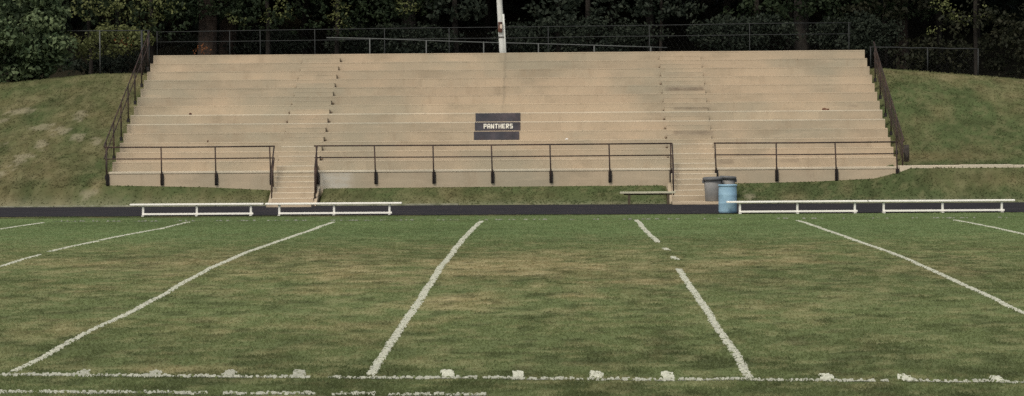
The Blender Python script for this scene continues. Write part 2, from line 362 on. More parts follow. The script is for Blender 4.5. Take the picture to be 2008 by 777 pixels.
# ------------------------------------------------------------------ field lines: world-space paths of the painted lines
LINES = [  # (name, width, list of strokes)
 ('yard_line', .10, [[(-11.3,79),(-11.3,79.01)]]),
]
LINES = [
 ('yard_line', .085, [[(-16.04,80.7),(-15.83,76.6),(-15.68,72.8),(-15.9,60),(-16,45),(-16,32.9)]]),
 ('yard_line', .085, [[(-11.47,80.1),(-11.1,72.3),(-11.22,68.1),(-11.32,63.9)],[(-11.3,63.3),(-11.38,60.5),(-11.41,58.1)],[(-11.38,56.8),(-11.39,54.8),(-11.3,52.3),(-11.35,42),(-11.4,32.8)]]),
 ('yard_line', .095, [[(-6.9,78.7),(-6.76,68.4),(-6.8,63.9),(-6.85,60.9),(-6.93,56.7),(-6.95,52.2),(-6.91,48),(-6.83,44.4),(-6.81,41.6),(-6.87,39.7),(-6.91,37.8),(-6.91,36),(-6.9,34.3),(-6.96,33)]]),
 ('yard_line', .105, [[(-2.48,78.8),(-2.44,64.5),(-2.42,56.2),(-2.42,49),(-2.38,42.1),(-2.4,37.9),(-2.41,34.8),(-2.42,32.4)]]),
 ('yard_line', .10, [[(2.14,78.85),(2.1,67.2),(2.15,60.7)],[(2.21,57.9),(2.25,57)],[(2.24,54.5),(2.29,53.4)],[(2.17,50.4),(2.18,42.2),(2.21,36.6),(2.23,33.1),(2.24,31.85)]]),
 ('yard_line', .09, [[(6.8,76.75),(6.71,67.5),(6.72,62.5),(6.79,58.8),(6.9,52.8),(6.9,46),(6.95,42.5),(6.98,40.3),(6.95,31.2)]]),
 ('yard_line', .085, [[(11.25,76.1),(11.17,69.4),(11.12,63.9),(11.2,45),(11.3,30.8)]]),
 ('yard_line', .085, [[(15.8,76),(15.8,60),(15.8,45),(15.8,30.6)]]),
]
ND = [(-20,33.2),(-7.04,32.58),(-5.09,32.34),(-2.06,32.12),(-.06,31.91),(2.09,31.69),(4.2,31.4),(5.42,31.2),(18,30.2)]
ND2 = [(-20,31.5),(-6.64,30.72),(-4.82,30.57),(-3.0,30.38),(-.9,30.15)]
FD = [(-16,81.5),(-12.66,81.2),(-7.2,80.8),(-1.7,80.3),(6,79.2),(16,78.2)]
MK = [(-6.03,32.64),(-5.13,32.52),(-4.18,32.5),(-3.28,32.47),(-1.45,32.42),(-.56,32.28),(.38,32.2),(1.28,32.12),(3.16,31.82),(4.07,31.68),(5.15,31.5)]
def ribbon(path, w, step=.08, rag=.2, along_x=False, seed=0, keep=0):
    P = np.array(path, float); d = np.r_[0, np.cumsum(np.hypot(*np.diff(P, axis=0).T))]
    s = np.arange(0, d[-1], step); s = np.r_[s, d[-1]]
    x = np.interp(s, d, P[:, 0]); y = np.interp(s, d, P[:, 1])
    wob = (vnoise(s, s*0, 2.2, 40+seed, 2)-.5)*.05
    if along_x: y = y+wob*3.4+(vnoise(s, s*0, .5, 140+seed, 2)-.5)*.16
    else: x = x+wob
    w1 = w/2*(1+rag*(vnoise(s, s*0, .25, 50+seed, 2)-.5)*2); w2 = w/2*(1+rag*(vnoise(s, s*0, .25, 60+seed, 2)-.5)*2)
    return s, x, y, w1, w2
C_W = np.array((.66,.67,.55))
line_zones = []       # for clearing the green blades under the paint
def painted(name, strokes, w, along_x=False, seed=0, dens=420, thin=0.0, blade=.045, fade=1.0):
    VV = []; FF = []; CC = []; k = 0
    for si, st in enumerate(strokes):
        s, x, y, w1, w2 = ribbon(st, w, along_x=along_x, seed=seed+si)
        if along_x: a = np.stack([x, y-w1], -1); b = np.stack([x, y+w2], -1)
        else: a = np.stack([x-w1, y], -1); b = np.stack([x+w2, y], -1)
        n = len(s)
        hole = vnoise(s, s*0+seed, .22, 71+seed, 3) < thin
        za = zt(a[:, 0], a[:, 1])+.006; zb = zt(b[:, 0], b[:, 1])+.006
        VV.append(np.c_[np.r_[a, b], np.r_[za, zb]]); CC.append(np.tile(C_W*.75*fade, (2*n, 1)))
        i = np.arange(n-1); i = i[~hole[:-1]]
        q = np.stack([i, i+1, i+1+n, i+n], -1)+k; FF.append(q); k += 2*n
        # painted blades standing in the stroke
        L = s[-1]; nb = int(L*w*dens); 
        if nb < 4: continue
        t = rng.random(nb)*L; c = rng.random(nb)
        idx = np.minimum((t/.08).astype(int), n-1)
        ok = ~hole[idx]; t = t[ok]; c = c[ok]; idx = idx[ok]; nb = len(t)
        px = np.interp(t, s, x); py = np.interp(t, s, y)
        off = (c*1.1-.55)*w*(1+.3*(rng.random(nb)-.5))
        if along_x: py = py+off
        else: px = px+off
        bl = (.6+.8*rng.random(nb))*blade; ww = .014+.012*rng.random(nb)+.00025*py
        an = (rng.random(nb)-.5)*1.7; cx, cy = np.cos(an)*ww, np.sin(an)*ww*.6
        z = zt(px, py); lx, ly = (rng.random((2, nb))-.5)*bl*1.1
        v = np.stack([np.stack([px-cx, py-cy, z], -1), np.stack([px+cx, py+cy, z], -1), np.stack([px+lx+cx*.5, py+abs(ly), z+bl], -1), np.stack([px+lx-cx*.5, py+abs(ly), z+bl], -1)], 1).reshape(-1, 3)
        VV.append(v); cc = C_W*(.86+.26*rng.random(nb))[:, None]*fade; gm = (rng.random(nb) > .94)[:, None]; cc = np.where(gm, np.array((.14,.17,.07)), cc)
        CC.append(np.repeat(cc, 4, 0)); FF.append((np.arange(nb)*4)[:, None]+np.arange(4)[None, :]+k); k += 4*nb
    o = npmesh(name, np.concatenate(VV), np.concatenate(FF), M['paint'], np.concatenate(CC)); tag(o, kind='structure')
    return o
for q, (nm, w, strokes) in enumerate(LINES):
    painted(nm, strokes, w*.82, seed=q*5, dens=1200, thin=.04, fade=.80, blade=.013)
    for st in strokes: line_zones.append((np.array(st), w*.5))
painted('sideline', [ND], .15, True, 81, dens=520, thin=.33, fade=.68, blade=.024)
painted('boundary_line', [ND2], .17, True, 83, dens=520, thin=.34, fade=.68, blade=.024)
painted('sideline', [FD], .12, True, 85, dens=90, thin=.45, blade=.03, fade=.42)
for q, (mx, my) in enumerate(MK):
    r = random.uniform(-.04, .04)
    painted('yard_mark', [[(mx+r, my+.30), (mx, my-.24)]], .105*random.uniform(.85, 1.2), seed=100+q, dens=1500, thin=.0, fade=.88 if q > 3 else .62, blade=.03)

# ------------------------------------------------------------------ grass
def blades(xs, ys, h, wd, colr):
    n = len(xs); z = zt(xs, ys)-.004
    an = (rng.random(n)-.5)*1.7; cx, cy = np.cos(an)*wd, np.sin(an)*wd
    lx = (rng.random(n)-.5)*h*2.4; ly = (.25+rng.random(n)*1.3)*h
    v = np.stack([np.stack([xs-cx, ys-cy, z], -1), np.stack([xs+cx, ys+cy, z], -1), np.stack([xs+lx, ys+ly, z+h], -1)], 1).reshape(-1, 3)
    f = np.arange(3*n).reshape(-1, 3)
    return v, f, np.repeat(colr, 3, 0)
def scatter(y0, y1, dens, hh, ww, xw=None, xr=None):
    out = []
    if xr is None:
        Wd = .205*y1+1.0; n = int((y1-y0)*2*Wd*dens*1.25); x = (rng.random(n)*2-1)*Wd; y = y0+rng.random(n)*(y1-y0)
        x = x - .02*y
    else:
        n = int((y1-y0)*(xr[1]-xr[0])*dens); x = xr[0]+rng.random(n)*(xr[1]-xr[0]); y = y0+rng.random(n)*(y1-y0)
    return x, y
XX = []; YY = []; HH = []; WW = []
for y0, y1, dens, hh, ww in ((26.5,33,360,.028,.013),(33,40,280,.026,.015),(40,50,180,.023,.018),(50,62,120,.021,.022),(62,74,80,.020,.027),(74,85.6,64,.020,.03),(92.5,96.6,90,.045,.034)):
    x, y = scatter(y0, y1, dens, hh, ww); XX.append(x); YY.append(y)
    HH.append(np.full(len(x), hh)); WW.append(np.full(len(x), ww))
for xr in ((-26, XL-.1), (XR+.12, 22)):
    x, y = scatter(96.6, 110.5, 85, .07, .024, xr=xr); XX.append(x); YY.append(y); HH.append(np.full(len(x), .04)); WW.append(np.full(len(x), .04))
x = np.concatenate(XX); y = np.concatenate(YY); h = np.concatenate(HH); w = np.concatenate(WW)
ragn = (vnoise(x, y, .5, 91)-.5)*.5
keep = (y < tb(x)+ragn*.5) | (y > tt(x)+.1+ragn)
keep &= ~((x > XL-.03) & (x < XR+.03) & (y > YF-.03) & (y < YB+.2))
for a, b in (AL, AR): keep &= ~((x > a-.1) & (x < b+.1) & (y > 92.6) & (y < YF+.1))
keep &= ~((x > XR) & (y > YF-.02) & (y < 96.45))
for P, hw in line_zones:
    o_ = np.argsort(P[:, 1]); lx = np.interp(y, P[o_, 1], P[o_, 0], left=-999, right=999)
    keep &= ~(np.abs(x-lx) < hw*.85)
clump = vnoise(x, y, .35, 93, 3, .6); keep &= rng.random(len(x)) < .45+.9*clump
# bare, trodden spots carry fewer blades
x, y, h, w = x[keep], y[keep], h[keep], w[keep]
h = h*(.45+1.1*vnoise(x, y, .5, 94, 3, .9))*(.6+.8*rng.random(len(x)))
c = tone(x, y, rng.random(len(x)), rng.random(len(x)))
v, f, cc = blades(x, y, h, w, c)
g = npmesh('grass', v, f, M['grass'], cc, nper=3)
tag(g, 'short worn green and straw coloured turf of the playing field and banks', 'grass', kind='stuff')

# ------------------------------------------------------------------ concrete bleachers
BL = empty('concrete_bleachers', (-2.2, YF, .6), 'broad tan concrete stepped bleachers set into the grass bank, with two stair aisles', 'bleachers')
mb = MB()
for i_, (a, b) in enumerate(((XL, AL[0]), (AL[0]+.002, AL[1]-.002), (AL[1], AR[0]), (AR[0]+.002, AR[1]-.002), (AR[1], XR))):
    MB().box(a, b, YF, YF+.25, -.2, Z0-.071).build('front_wall', M['conc'], BL, .006)
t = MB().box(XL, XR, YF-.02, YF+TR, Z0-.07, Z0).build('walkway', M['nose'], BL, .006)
MB().box(XL+.02, XR-.02, YF+.26, YF+TR+.1, -.1, Z0-.08).build('walkway_base', M['conc'], BL)
for i_ in range(1, NT+1):
    y0 = YF+TR*i_; z1 = Z0+RI*i_; z0 = z1-RI
    tier = MB().box(XL, XR, y0, y0+TR+(.12 if i_ == NT else 0), z0-.55, z1-.0505).build('tier', M['conc'], BL, .004)
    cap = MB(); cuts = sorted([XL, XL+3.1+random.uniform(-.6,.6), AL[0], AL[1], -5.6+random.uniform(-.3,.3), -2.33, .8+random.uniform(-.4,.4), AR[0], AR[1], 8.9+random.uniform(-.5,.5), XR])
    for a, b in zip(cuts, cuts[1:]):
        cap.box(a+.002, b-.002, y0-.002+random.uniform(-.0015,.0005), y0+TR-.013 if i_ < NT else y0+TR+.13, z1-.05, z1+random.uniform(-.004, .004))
    cap.build('seat_slab', M['nose'] if i_ in (5, 6) else (M['nose2'] if i_ in (1, 2, 3, 4, 7) else M['conc']), tier, .004)  # seat slabs paler on the lower tiers, palest on two
for a, b in (AL, AR):
    st = MB()
    fl = None
    for i_ in range(1, NT+1):
        y0 = YF+TR*i_; z0 = Z0+RI*(i_-1)
        s1 = MB().box(a, b, y0-.40, y0-.006, z0+.001, z0+RI*.5-.03).build('half_step', M['conc'], BL)
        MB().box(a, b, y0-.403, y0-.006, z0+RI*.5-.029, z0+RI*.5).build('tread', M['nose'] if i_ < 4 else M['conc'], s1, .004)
        # small dark box standing in for the shadow at each end of the half step
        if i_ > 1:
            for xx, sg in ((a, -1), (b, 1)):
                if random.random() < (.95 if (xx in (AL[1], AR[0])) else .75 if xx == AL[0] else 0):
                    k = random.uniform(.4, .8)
                    MB().box(min(xx+sg*.01, xx+sg*.13*k), max(xx+sg*.01, xx+sg*.13*k), y0-.22, y0-.05, z0+.004, z0+.12*k).build('shade_block', M['endshade'] , BL, .03)
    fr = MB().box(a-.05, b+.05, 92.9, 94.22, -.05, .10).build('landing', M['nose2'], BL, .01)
    for j in range(1, 6):
        MB().box(a, b, 94.17+.265*(j-1), 94.17+.265*j+(.02 if j < 5 else .0), -.05, .07+.19*j).build('stair_step', M['conc'], BL)
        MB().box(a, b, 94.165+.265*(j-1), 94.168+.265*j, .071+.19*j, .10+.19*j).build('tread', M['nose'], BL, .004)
    for xx in (a-.12, b+.003):
        V_ = MB(); n0 = 0
        ps = [(93.9,-.1),(YF-.005,-.1),(YF-.005,.68),(93.95,.06)]
        V_.v = [(xx, p[0], p[1]) for p in ps]+[(xx+.117, p[0], p[1]) for p in ps]
        V_.f = [(0,1,2,3),(7,6,5,4),(0,4,5,1),(1,5,6,2),(2,6,7,3),(3,7,4,0)]
        V_.build('stair_cheek', M['conc'], BL)

# painted dark panels on three risers, the middle one lettered
def riser(i_): return YF+TR*(i_+1), Z0+RI*i_, Z0+RI*(i_+1)
for k, (x0, x1) in ((5, (-3.37, -1.66)), (4, (-3.37, -1.65)), (3, (-3.38, -1.68))):
    yy, z0, z1 = riser(k)
    pn = MB().box(x0, x1, yy-.022, yy-.0125 if False else yy-.003, z0+.006, z1-.022).build('painted_panel', M['dark'], BL)
    if k == 4: mid_panel = pn; sy_ = yy-.022
GL = {  # block letters in a 4 x 6 cell: strokes as rectangles and slanted bars
 'P': [(0,0,1.2,6),(0,5,3.6,6),(0,2.3,3.6,3.3),(2.6,2.6,3.8,5.7)],
 'A': [(0,0,1.2,5.2),(2.8,0,4,5.2),(.6,5,3.4,6),(1,2,3,3)],
 'N': [(0,0,1.2,6),(2.8,0,4,6),'N'],
 'T': [(0,4.9,4,6),(1.4,0,2.6,5)],
 'H': [(0,0,1.15,6),(2.85,0,4,6),(1,2.6,3,3.3)],
 'E': [(0,0,1.2,6),(1,0,3.9,1),(1,2.5,3.3,3.5),(1,5,3.9,6)],
 'R': [(0,0,1.2,6),(1,5,3.5,6),(1,2.4,3.5,3.4),(2.7,2.8,3.9,5.7),'R'],
 'S': [(.3,0,3.7,1.05),(.3,2.5,3.7,3.5),(.3,4.95,3.7,6),(0,3,1.15,5.6),(2.85,.4,4,3)],
}
word = 'PANTHERS'; x0 = -3.05; cell = (1.125)/8; u = cell*.82/4; hz = .175/6; zb = 2.705
for q, ch in enumerate(word):
    lb = MB(); ox = x0+q*cell+cell*.1
    for e, s_ in enumerate(GL[ch]):
        yy0 = sy_-.010-.0006*e
        if s_ == 'N' or s_ == 'R':
            pts = [(1.0,6),(0.2,6),(2.6,0),(3.4,0)] if s_ == 'N' else [(2.2,2.6),(1.1,2.6),(2.8,0),(4.05,0)]
            n0 = len(lb.v); lb.v += [(ox+a*u, yy0, zb+b*hz) for a, b in pts]+[(ox+a*u, sy_-.0005, zb+b*hz) for a, b in pts]
            lb.f += [tuple(n0+t_ for t_ in qd) for qd in ((0,1,2,3),(7,6,5,4),(0,4,5,1),(1,5,6,2),(2,6,7,3),(3,7,4,0))]
        else: lb.box(ox+s_[0]*u, ox+s_[2]*u, yy0, sy_-.0005, zb+s_[1]*hz, zb+s_[3]*hz)
    lb.build('letter', M['letter'], mid_panel)

# concrete path ledge on the right, level with the walkway
pth = MB(); cx_ = XR+.01
while cx_ < 40:
    L_ = random.uniform(1.7, 2.3); dz = random.uniform(-.015, .015); pth.box(cx_, cx_+L_-.015, YF-.01, YF+.9, .95, Z0+.03+dz); cx_ += L_
pth.build('path', M['nose'], None, .008)['kind'] = 'structure'

kb = MB(); cx_ = -60.0
while cx_ < -6.5:
    L_ = random.uniform(2.6, 3.2); y0_, y1_ = tt(cx_)+random.uniform(-.02,.02), tt(cx_+L_)
    n0 = len(kb.v); dz = random.uniform(-.012, .012)
    kb.v += [(cx_, y0_, -.05), (cx_+L_-.02, y1_, -.05), (cx_+L_-.02, y1_+.16, -.05), (cx_, y0_+.16, -.05), (cx_, y0_, .055+dz), (cx_+L_-.02, y1_, .055+dz), (cx_+L_-.02, y1_+.16, .06+dz), (cx_, y0_+.16, .06+dz)]
    kb.f += [tuple(n0+i for i in q) for q in ((0,3,2,1),(4,5,6,7),(0,1,5,4),(1,2,6,5),(2,3,7,6),(3,0,4,7))]; cx_ += L_
kb.build('kerb', M['kerb'], None, .004)['kind'] = 'structure'
# ------------------------------------------------------------------ railings
ZT, ZM = Z0+.90, Z0+.475
def front_rail(label, xs, x0, x1, y=YF-.07):
    r = empty('railing', (xs[0], y, Z0-.4), label, 'railing', 'front railings of the bleachers')
    MB().tube([(x0, y, ZT), ((x0+x1)/2, y, ZT-.012), (x1, y, ZT)], .026).build('top_rail', M['iron'], r, smooth=True)
    MB().tube([(x0+.02, y, ZM), ((x0+x1)/2, y, ZM-.01), (x1-.02, y, ZM)], .022).build('mid_rail', M['iron'], r, smooth=True)
    for x in xs:
        lean = random.uniform(-.02, .025)
        MB().tube([(x+.03, y, Z0-.45), (x-lean, y, ZT-.02)], .026).build('post', M['iron'], r, smooth=True)
        MB().box(x-.02, x+.085, y-.015, YF-.003, Z0-.47, Z0-.10).box(x-.03, x+.095, YF-.018, YF-.004, Z0-.5, Z0-.07).build('bracket', M['bracket'], r, .01)
    return r
front_rail('dark pipe railing along the bleacher front, left of the left stairs', [-16.65,-14.66,-12.68,-10.68], -16.72, -10.50)
front_rail('long dark pipe railing along the bleacher front, between the two stairs', [-8.98,-6.87,-4.76,-2.63,-.51,1.63,3.84], -9.08, 3.90)
front_rail('dark pipe railing along the bleacher front, right of the right stairs', [5.48,7.66,9.82,12.02], 5.42, 12.08)
def hand_rail(label, x):
    r = empty('stair_handrail', (x, 94.45, .15), label, 'handrail', 'handrails of the front stairs')
    ya, yb = YF-.09, 94.45
    MB().tube([(x, ya, ZT), (x, yb, 1.34)], .026).build('top_rail', M['iron'], r, smooth=True)
    MB().tube([(x, ya, ZM), (x, yb, .86)], .020).build('mid_rail', M['iron'], r, smooth=True)
    MB().tube([(x, yb, .12), (x, yb, 1.36)], .028).build('post', M['iron'], r, smooth=True)
    MB().tube([(x, (ya+yb)/2, .45), (x, (ya+yb)/2, 1.73)], .020).build('post', M['iron'], r, smooth=True)
hand_rail('dark sloping handrail on the left side of the left stairs', AL[0]-.02)
hand_rail('dark sloping handrail on the right side of the left stairs', AL[1]+.04)
hand_rail('dark sloping handrail on the left side of the right stairs', AR[0]+.05)
def side_rail(label, x, s, ye):
    r = empty('side_railing', (x, YF, .9), label, 'railing', 'side railings of the bleachers')
    sl_ = RI/TR
    zz = lambda y, h: Z0+sl_*(y-YF)+h
    for nm, h, rad in (('top_rail', .98, .026), ('mid_rail', .55, .022)):
        MB().tube([(x, YF-.08, Z0+h-.06), (x, YF+.3, zz(YF+.3, h)), (x, ye, zz(ye, h))], rad).build(nm, M['iron'], r, smooth=True)
    y = YF+.35
    while y < ye:
        MB().tube([(x, y, zz(y, -.32)), (x+.0, y, zz(y, .97))], .027).build('post', M['iron'], r, smooth=True)
        MB().box(x-.05, x+.05, y-.06, y+.06, zz(y, -.42), zz(y, -.27)).build('post_foot', M['bracket'], r)
        y += TR*2
    # sagging chain-link infill, as thin diagonal wires
    w_ = MB(); n = 46 if s > 0 else 30
    for k in range(n):
        ya = YF+.1+(ye-YF-.55)*k/n
        w_.tube([(x, ya, zz(ya, .02)), (x, ya+.42, zz(ya+.42, .95))], .0055 if s > 0 else .003, 4); w_.tube([(x, ya+.42, zz(ya+.42, .02)), (x, ya, zz(ya, .95))], .0055 if s > 0 else .003, 4)
    w_.build('wire_mesh', M['iron'], r); return r
side_rail('dark stepped side railing down the left edge of the bleachers', XL-.14, -1, YB)
rr_ = side_rail('dark rusty side railing down the right edge of the bleachers', XR+.16, 1, YB-1.7)

# leftover mesh rolled up and wired to the foot of the right side railing
MB().tube([(XR+.30, YF+.35, 1.42), (XR+.31, YF+.32, 1.7), (XR+.29, YF+.3, 2.02)], .10, 10).build('mesh_roll', M['rollm'], rr_, smooth=True)
# ------------------------------------------------------------------ fences behind
def fence(label, pts, hts, posts, mt, rails, mesh=True, rad=.024, base=None, pr=.03):
    """pts: (x, y) ends; rails: z of each rail at both ends"""
    (xa, ya), (xb, yb) = pts
    zg = lambda x, y: float(zt(x, y))
    r = empty('fence', (xa, ya, zg(xa, ya)), label, 'fence')
    f_ = lambda t_, q: q[0]+(q[1]-q[0])*t_
    for k, q in enumerate(rails):
        pp = []
        for s_ in np.linspace(0, 1, 9):
            pp.append((f_(s_, (xa, xb)), f_(s_, (ya, yb)), f_(s_, q)+random.uniform(-.012, .012)))
        MB().tube(pp, rad).build('top_rail' if k == 0 else 'mid_rail', mt, r, smooth=True)
    for x in posts:
        s_ = (x-xa)/(xb-xa); y = f_(s_, (ya, yb))
        MB().tube([(x, y, zg(x, y)-.15), (x, y, f_(s_, rails[0])+.02)], pr).build('post', mt, r, smooth=True)
    if mesh:
        w_ = MB(); L_ = math.hypot(xb-xa, yb-ya); n = int(L_/.22)
        for k in range(-6, n):
            for sg in (0, 1):
                s0 = max(0, min(1, k/n)); s1 = max(0, min(1, (k+6)/n))
                if sg: s0, s1 = s1, s0
                x0_, x1_ = f_(s0, (xa, xb)), f_(s1, (xa, xb)); y0_, y1_ = f_(s0, (ya, yb)), f_(s1, (ya, yb))
                w_.tube([(x0_, y0_, zg(x0_, y0_)+.05), (x1_, y1_, f_(s1, rails[0]))], .0012, 3)
        w_.build('wire_mesh', mt, r)
    return r
fence('long tall chain-link fence with two thin rails behind the bleachers', [(-17.3,112),(12.2,112)], 0, [-17.3,-14.2,-12.9,-10.57,-7.6,-4.85,-.64,3.65,7.9,12.1], M['galvd'], [(6.86,7.02),(6.42,6.54)], rad=.016, pr=.018)
fence('low grey pipe fence sloping down behind the bleacher top, beside the white pole', [(-9.9,110),(4.4,111.8)], 0, [-8.1,-5.75,-3.35,-1.05,1.3,3.7], M['galv'], [(6.50,6.02)], mesh=False, pr=.028)
fence('grey chain-link fence with posts on the grass crest right of the bleachers', [(12.5,108),(16.95,108)], 0, [12.55,14.87,16.93], M['galvd'], [(5.88,5.76)], pr=.026)
fl_ = fence('chain-link fence left of the bleachers, with one pale post in the grass', [(-24.5,110),(-17.35,110.2)], 0, [-22.0,-19.42,-17.4], M['galvd'], [(6.85,6.86)], pr=.026)
for ch in fl_.children:
    if ch.name.startswith('post') and abs(ch.data.vertices[0].co.x - (-19.42+24.5)) < .2:
        ch.data.materials[0] = M['galv']; ch['label'] = 'pale galvanised post in the grass'
cp = empty('corner_post', (-17.05, 106.8, 4.9), 'tall dark double fence post at the top left corner of the bleachers', 'post')
MB().tube([(-17.12,106.8,4.7),(-17.12,106.8,6.75)], .045).build('post', M['galvd'], cp, smooth=True)
MB().tube([(-16.9,107.2,4.7),(-16.9,107.2,6.6)], .035).build('post', M['galvd'], cp, smooth=True)
MB().tube([(-17.12,106.8,6.1),(-16.9,107.2,6.1)], .02).build('cross_rail', M['galvd'], cp, smooth=True)

# ------------------------------------------------------------------ white pole
PB = Vector((-2.44, 107.5, 4.9)); lean = -.052
PX = lambda z: PB.x+lean*(z-PB.z)
pl = empty('utility_pole', PB, 'tall white painted pole with a rusty box behind the top of the bleachers', 'pole')
MB().tube([(PX(z), PB.y, z) for z in (4.7, 6, 7.3, 9, 12, 16)], .135, 20, .095).build('shaft', M['pole'], pl, smooth=True)
MB().lathe((PX(16), PB.y, 16), [(.0,.03),(.10,.02),(.105,-.06)]).build('cap', M['galvd'], pl)
MB().tube([(PX(z)+.125, PB.y-.06, z) for z in (4.8, 6.2, 7.32)], .042, 10).build('conduit', M['pole'], pl, smooth=True)
bx = MB().box(PX(6.8)-.11, PX(6.8)+.06, PB.y-.22, PB.y-.12, 6.58, 7.0).build('meter_box', M['rust'], pl, .015)
MB().box(PX(6.8)-.035, PX(6.8)+.055, PB.y-.235, PB.y-.221, 6.73, 6.90).build('label_plate', M['pale'], bx)
MB().lathe((PX(6.38), PB.y, 6.36), [(.137,0),(.142,.0),(.142,.05),(.137,.05)], 24).build('strap', M['strap'], pl)

# ------------------------------------------------------------------ team benches
def team_bench(label, x0, x1, y, legs, zs=.40):
    r = empty('team_bench', ((x0+x1)/2, y, 0), label, 'bench', 'white aluminium team benches')
    MB().box(x0, x1, y-.125, y+.125, zs-.045, zs+.012).build('seat', M['alu'], r, .01)
    for x in legs:
        MB().box(x-.035, x+.035, y-.05, y+.05, .03, zs-.046).build('leg', M['leg'], r, .006)
        MB().box(x-.04, x+.04, y-.2, y+.2, 0, .03).build('foot', M['leg'], r, .004)
    MB().box(legs[0]-.03, legs[-1]+.08, y-.085, y-.052, .045, .105).build('brace', M['alu'], r, .004)
    return r
team_bench('white team bench at the edge of the track, leftmost of the four', -14.11, -9.77, 85.3, (-13.69,-11.94,-10.18))
team_bench('white team bench at the edge of the track, in front of the left stairs', -9.70, -5.27, 85.25, (-9.25,-7.47,-5.67))
team_bench('white team bench running behind the line from the blue drum', 5.17, 9.66, 84.15, (5.6,7.43,9.26))
team_bench('white team bench at the edge of the track, rightmost of the four', 9.69, 14.33, 84.1, (10.17,12.04,13.92))
wb = empty('wooden_bench', (2.95, 93.2, .02), 'small weathered wooden bench with dark legs beside the right stairs', 'bench')
MB().box(1.97, 2.98-.03, 93.06, 93.35, .40, .465).box(2.955, 3.93, 93.065, 93.34, .402, .467).build('seat', M['wood'], wb, .006)
MB().box(2.1, 3.8, 93.16, 93.2, .35, .409).build('rail', M['woodleg'], wb, .004)
for x in (2.29, 3.67): MB().box(x-.045, x+.045, 93.1, 93.3, 0, .409).build('leg', M['woodleg'], wb, .008)

# ------------------------------------------------------------------ blue drum and grey bins
dr = empty('drum', (5.25, 84.75, 0), 'faded blue plastic drum standing open at the track edge by a white bench', 'drum')
R0 = .295
prof = [(.0,.012),(R0-.03,.0),(R0-.005,.02)]
for z in (.08,.29,.32,.35,.56,.59,.62,.82): prof.append((R0+(.007 if z in (.32,.59) else 0)-(.006 if z > .7 else 0), z))
prof += [(R0-.01,.87),(R0+.006,.885),(R0+.006,.915),(R0-.02,.918),(R0-.03,.86),(R0-.035,.3),(.0,.28)]
MB().lathe((5.25,84.75,.01), prof, 36).build('body', M['drum'], dr, smooth=True)
MB().lathe((5.25,84.75,.01), [(R0+.004,.872),(R0+.016,.88),(R0+.016,.905),(R0+.004,.912)], 36).build('rim', M['drum'], dr)
def bin_(label, c, rb, rt, h, tilt):
    r = empty('trash_can', c, label, 'trash can', 'grey trash cans at the foot of the right stairs')
    MB().lathe(c, [(0,.01),(rb-.02,0),(rb,.02),(rb+(rt-rb)*.45,h*.45),(rb+(rt-rb)*.47,h*.47),(rt,h-.1),(rt-.015,h-.1),(rb,.2),(0,.19)], 32).build('body', M['bin'], r, smooth=True)
    prof = [(rt-.005,h-.12),(rt+.045,h-.11),(rt+.05,h-.02),(rt+.02,h),(rt-.02,h-.01),(rt-.03,h-.1)]
    MB().lathe(c, prof, 32, wob=tilt).build('rim', M['binrim'], r, smooth=True)
    MB().lathe(c, [(0,h-.30),(rt-.04,h-.28)], 32).build('inner_disc', M['binin'], r)  # near-black disc closing off the inside of the can
    for s_ in (-1, 1):
        MB().box(c[0]+s_*(rt+.03)-.03, c[0]+s_*(rt+.03)+.03, c[1]-.09, c[1]+.09, c[2]+h-.22, c[2]+h-.11).build('handle', M['binrim'], r, .01)
bin_('wide grey plastic trash can at the foot of the right stairs', (5.26,93.45,.10), .27, .31, .86, .012)
bin_('grey trash can with a deep dark rim, behind the blue drum', (5.83,93.9,.12), .24, .255, .86, -.02)

# ------------------------------------------------------------------ litter on the bleachers
def scrap(nm, label, cat, c, s, mt):
    bm = bmesh.new(); bmesh.ops.create_icosphere(bm, subdivisions=2, radius=1)
    for v_ in bm.verts: v_.co = Vector((v_.co.x*s[0], v_.co.y*s[1], v_.co.z*s[2]))*random.uniform(.6, 1.25)
    me = bpy.data.meshes.new(nm); bm.to_mesh(me); bm.free(); me.materials.append(mt)
    o = bpy.data.objects.new(nm, me); COL.objects.link(o); o.location = c; tag(o, label, cat)
tz = lambda i_: (YF+TR*i_, Z0+RI*i_)
for nm, lb_, ct, x, i_, s, mt in (('leaf_litter','rusty brown clump of leaves on a high step near the right edge','leaves',9.95,6,(.16,.07,.05),M['litter']),
        ('leaf_litter','dark little clump of leaves on a step near the left edge','leaves',-14.3,6,(.07,.05,.045),M['rust']),
        ('paper_scrap','tiny white scrap of paper on a low step near the middle','scrap',.1,3,(.055,.05,.03),M['whitescrap']),
        ('leaf_litter','small dark speck of leaf on a low step left of the left aisle','leaves',-13.3,3,(.03,.03,.05),M['rust'])):
    yy, zz_ = tz(i_); scrap(nm, lb_, ct, (x, yy+.12, zz_+.03), s, mt)

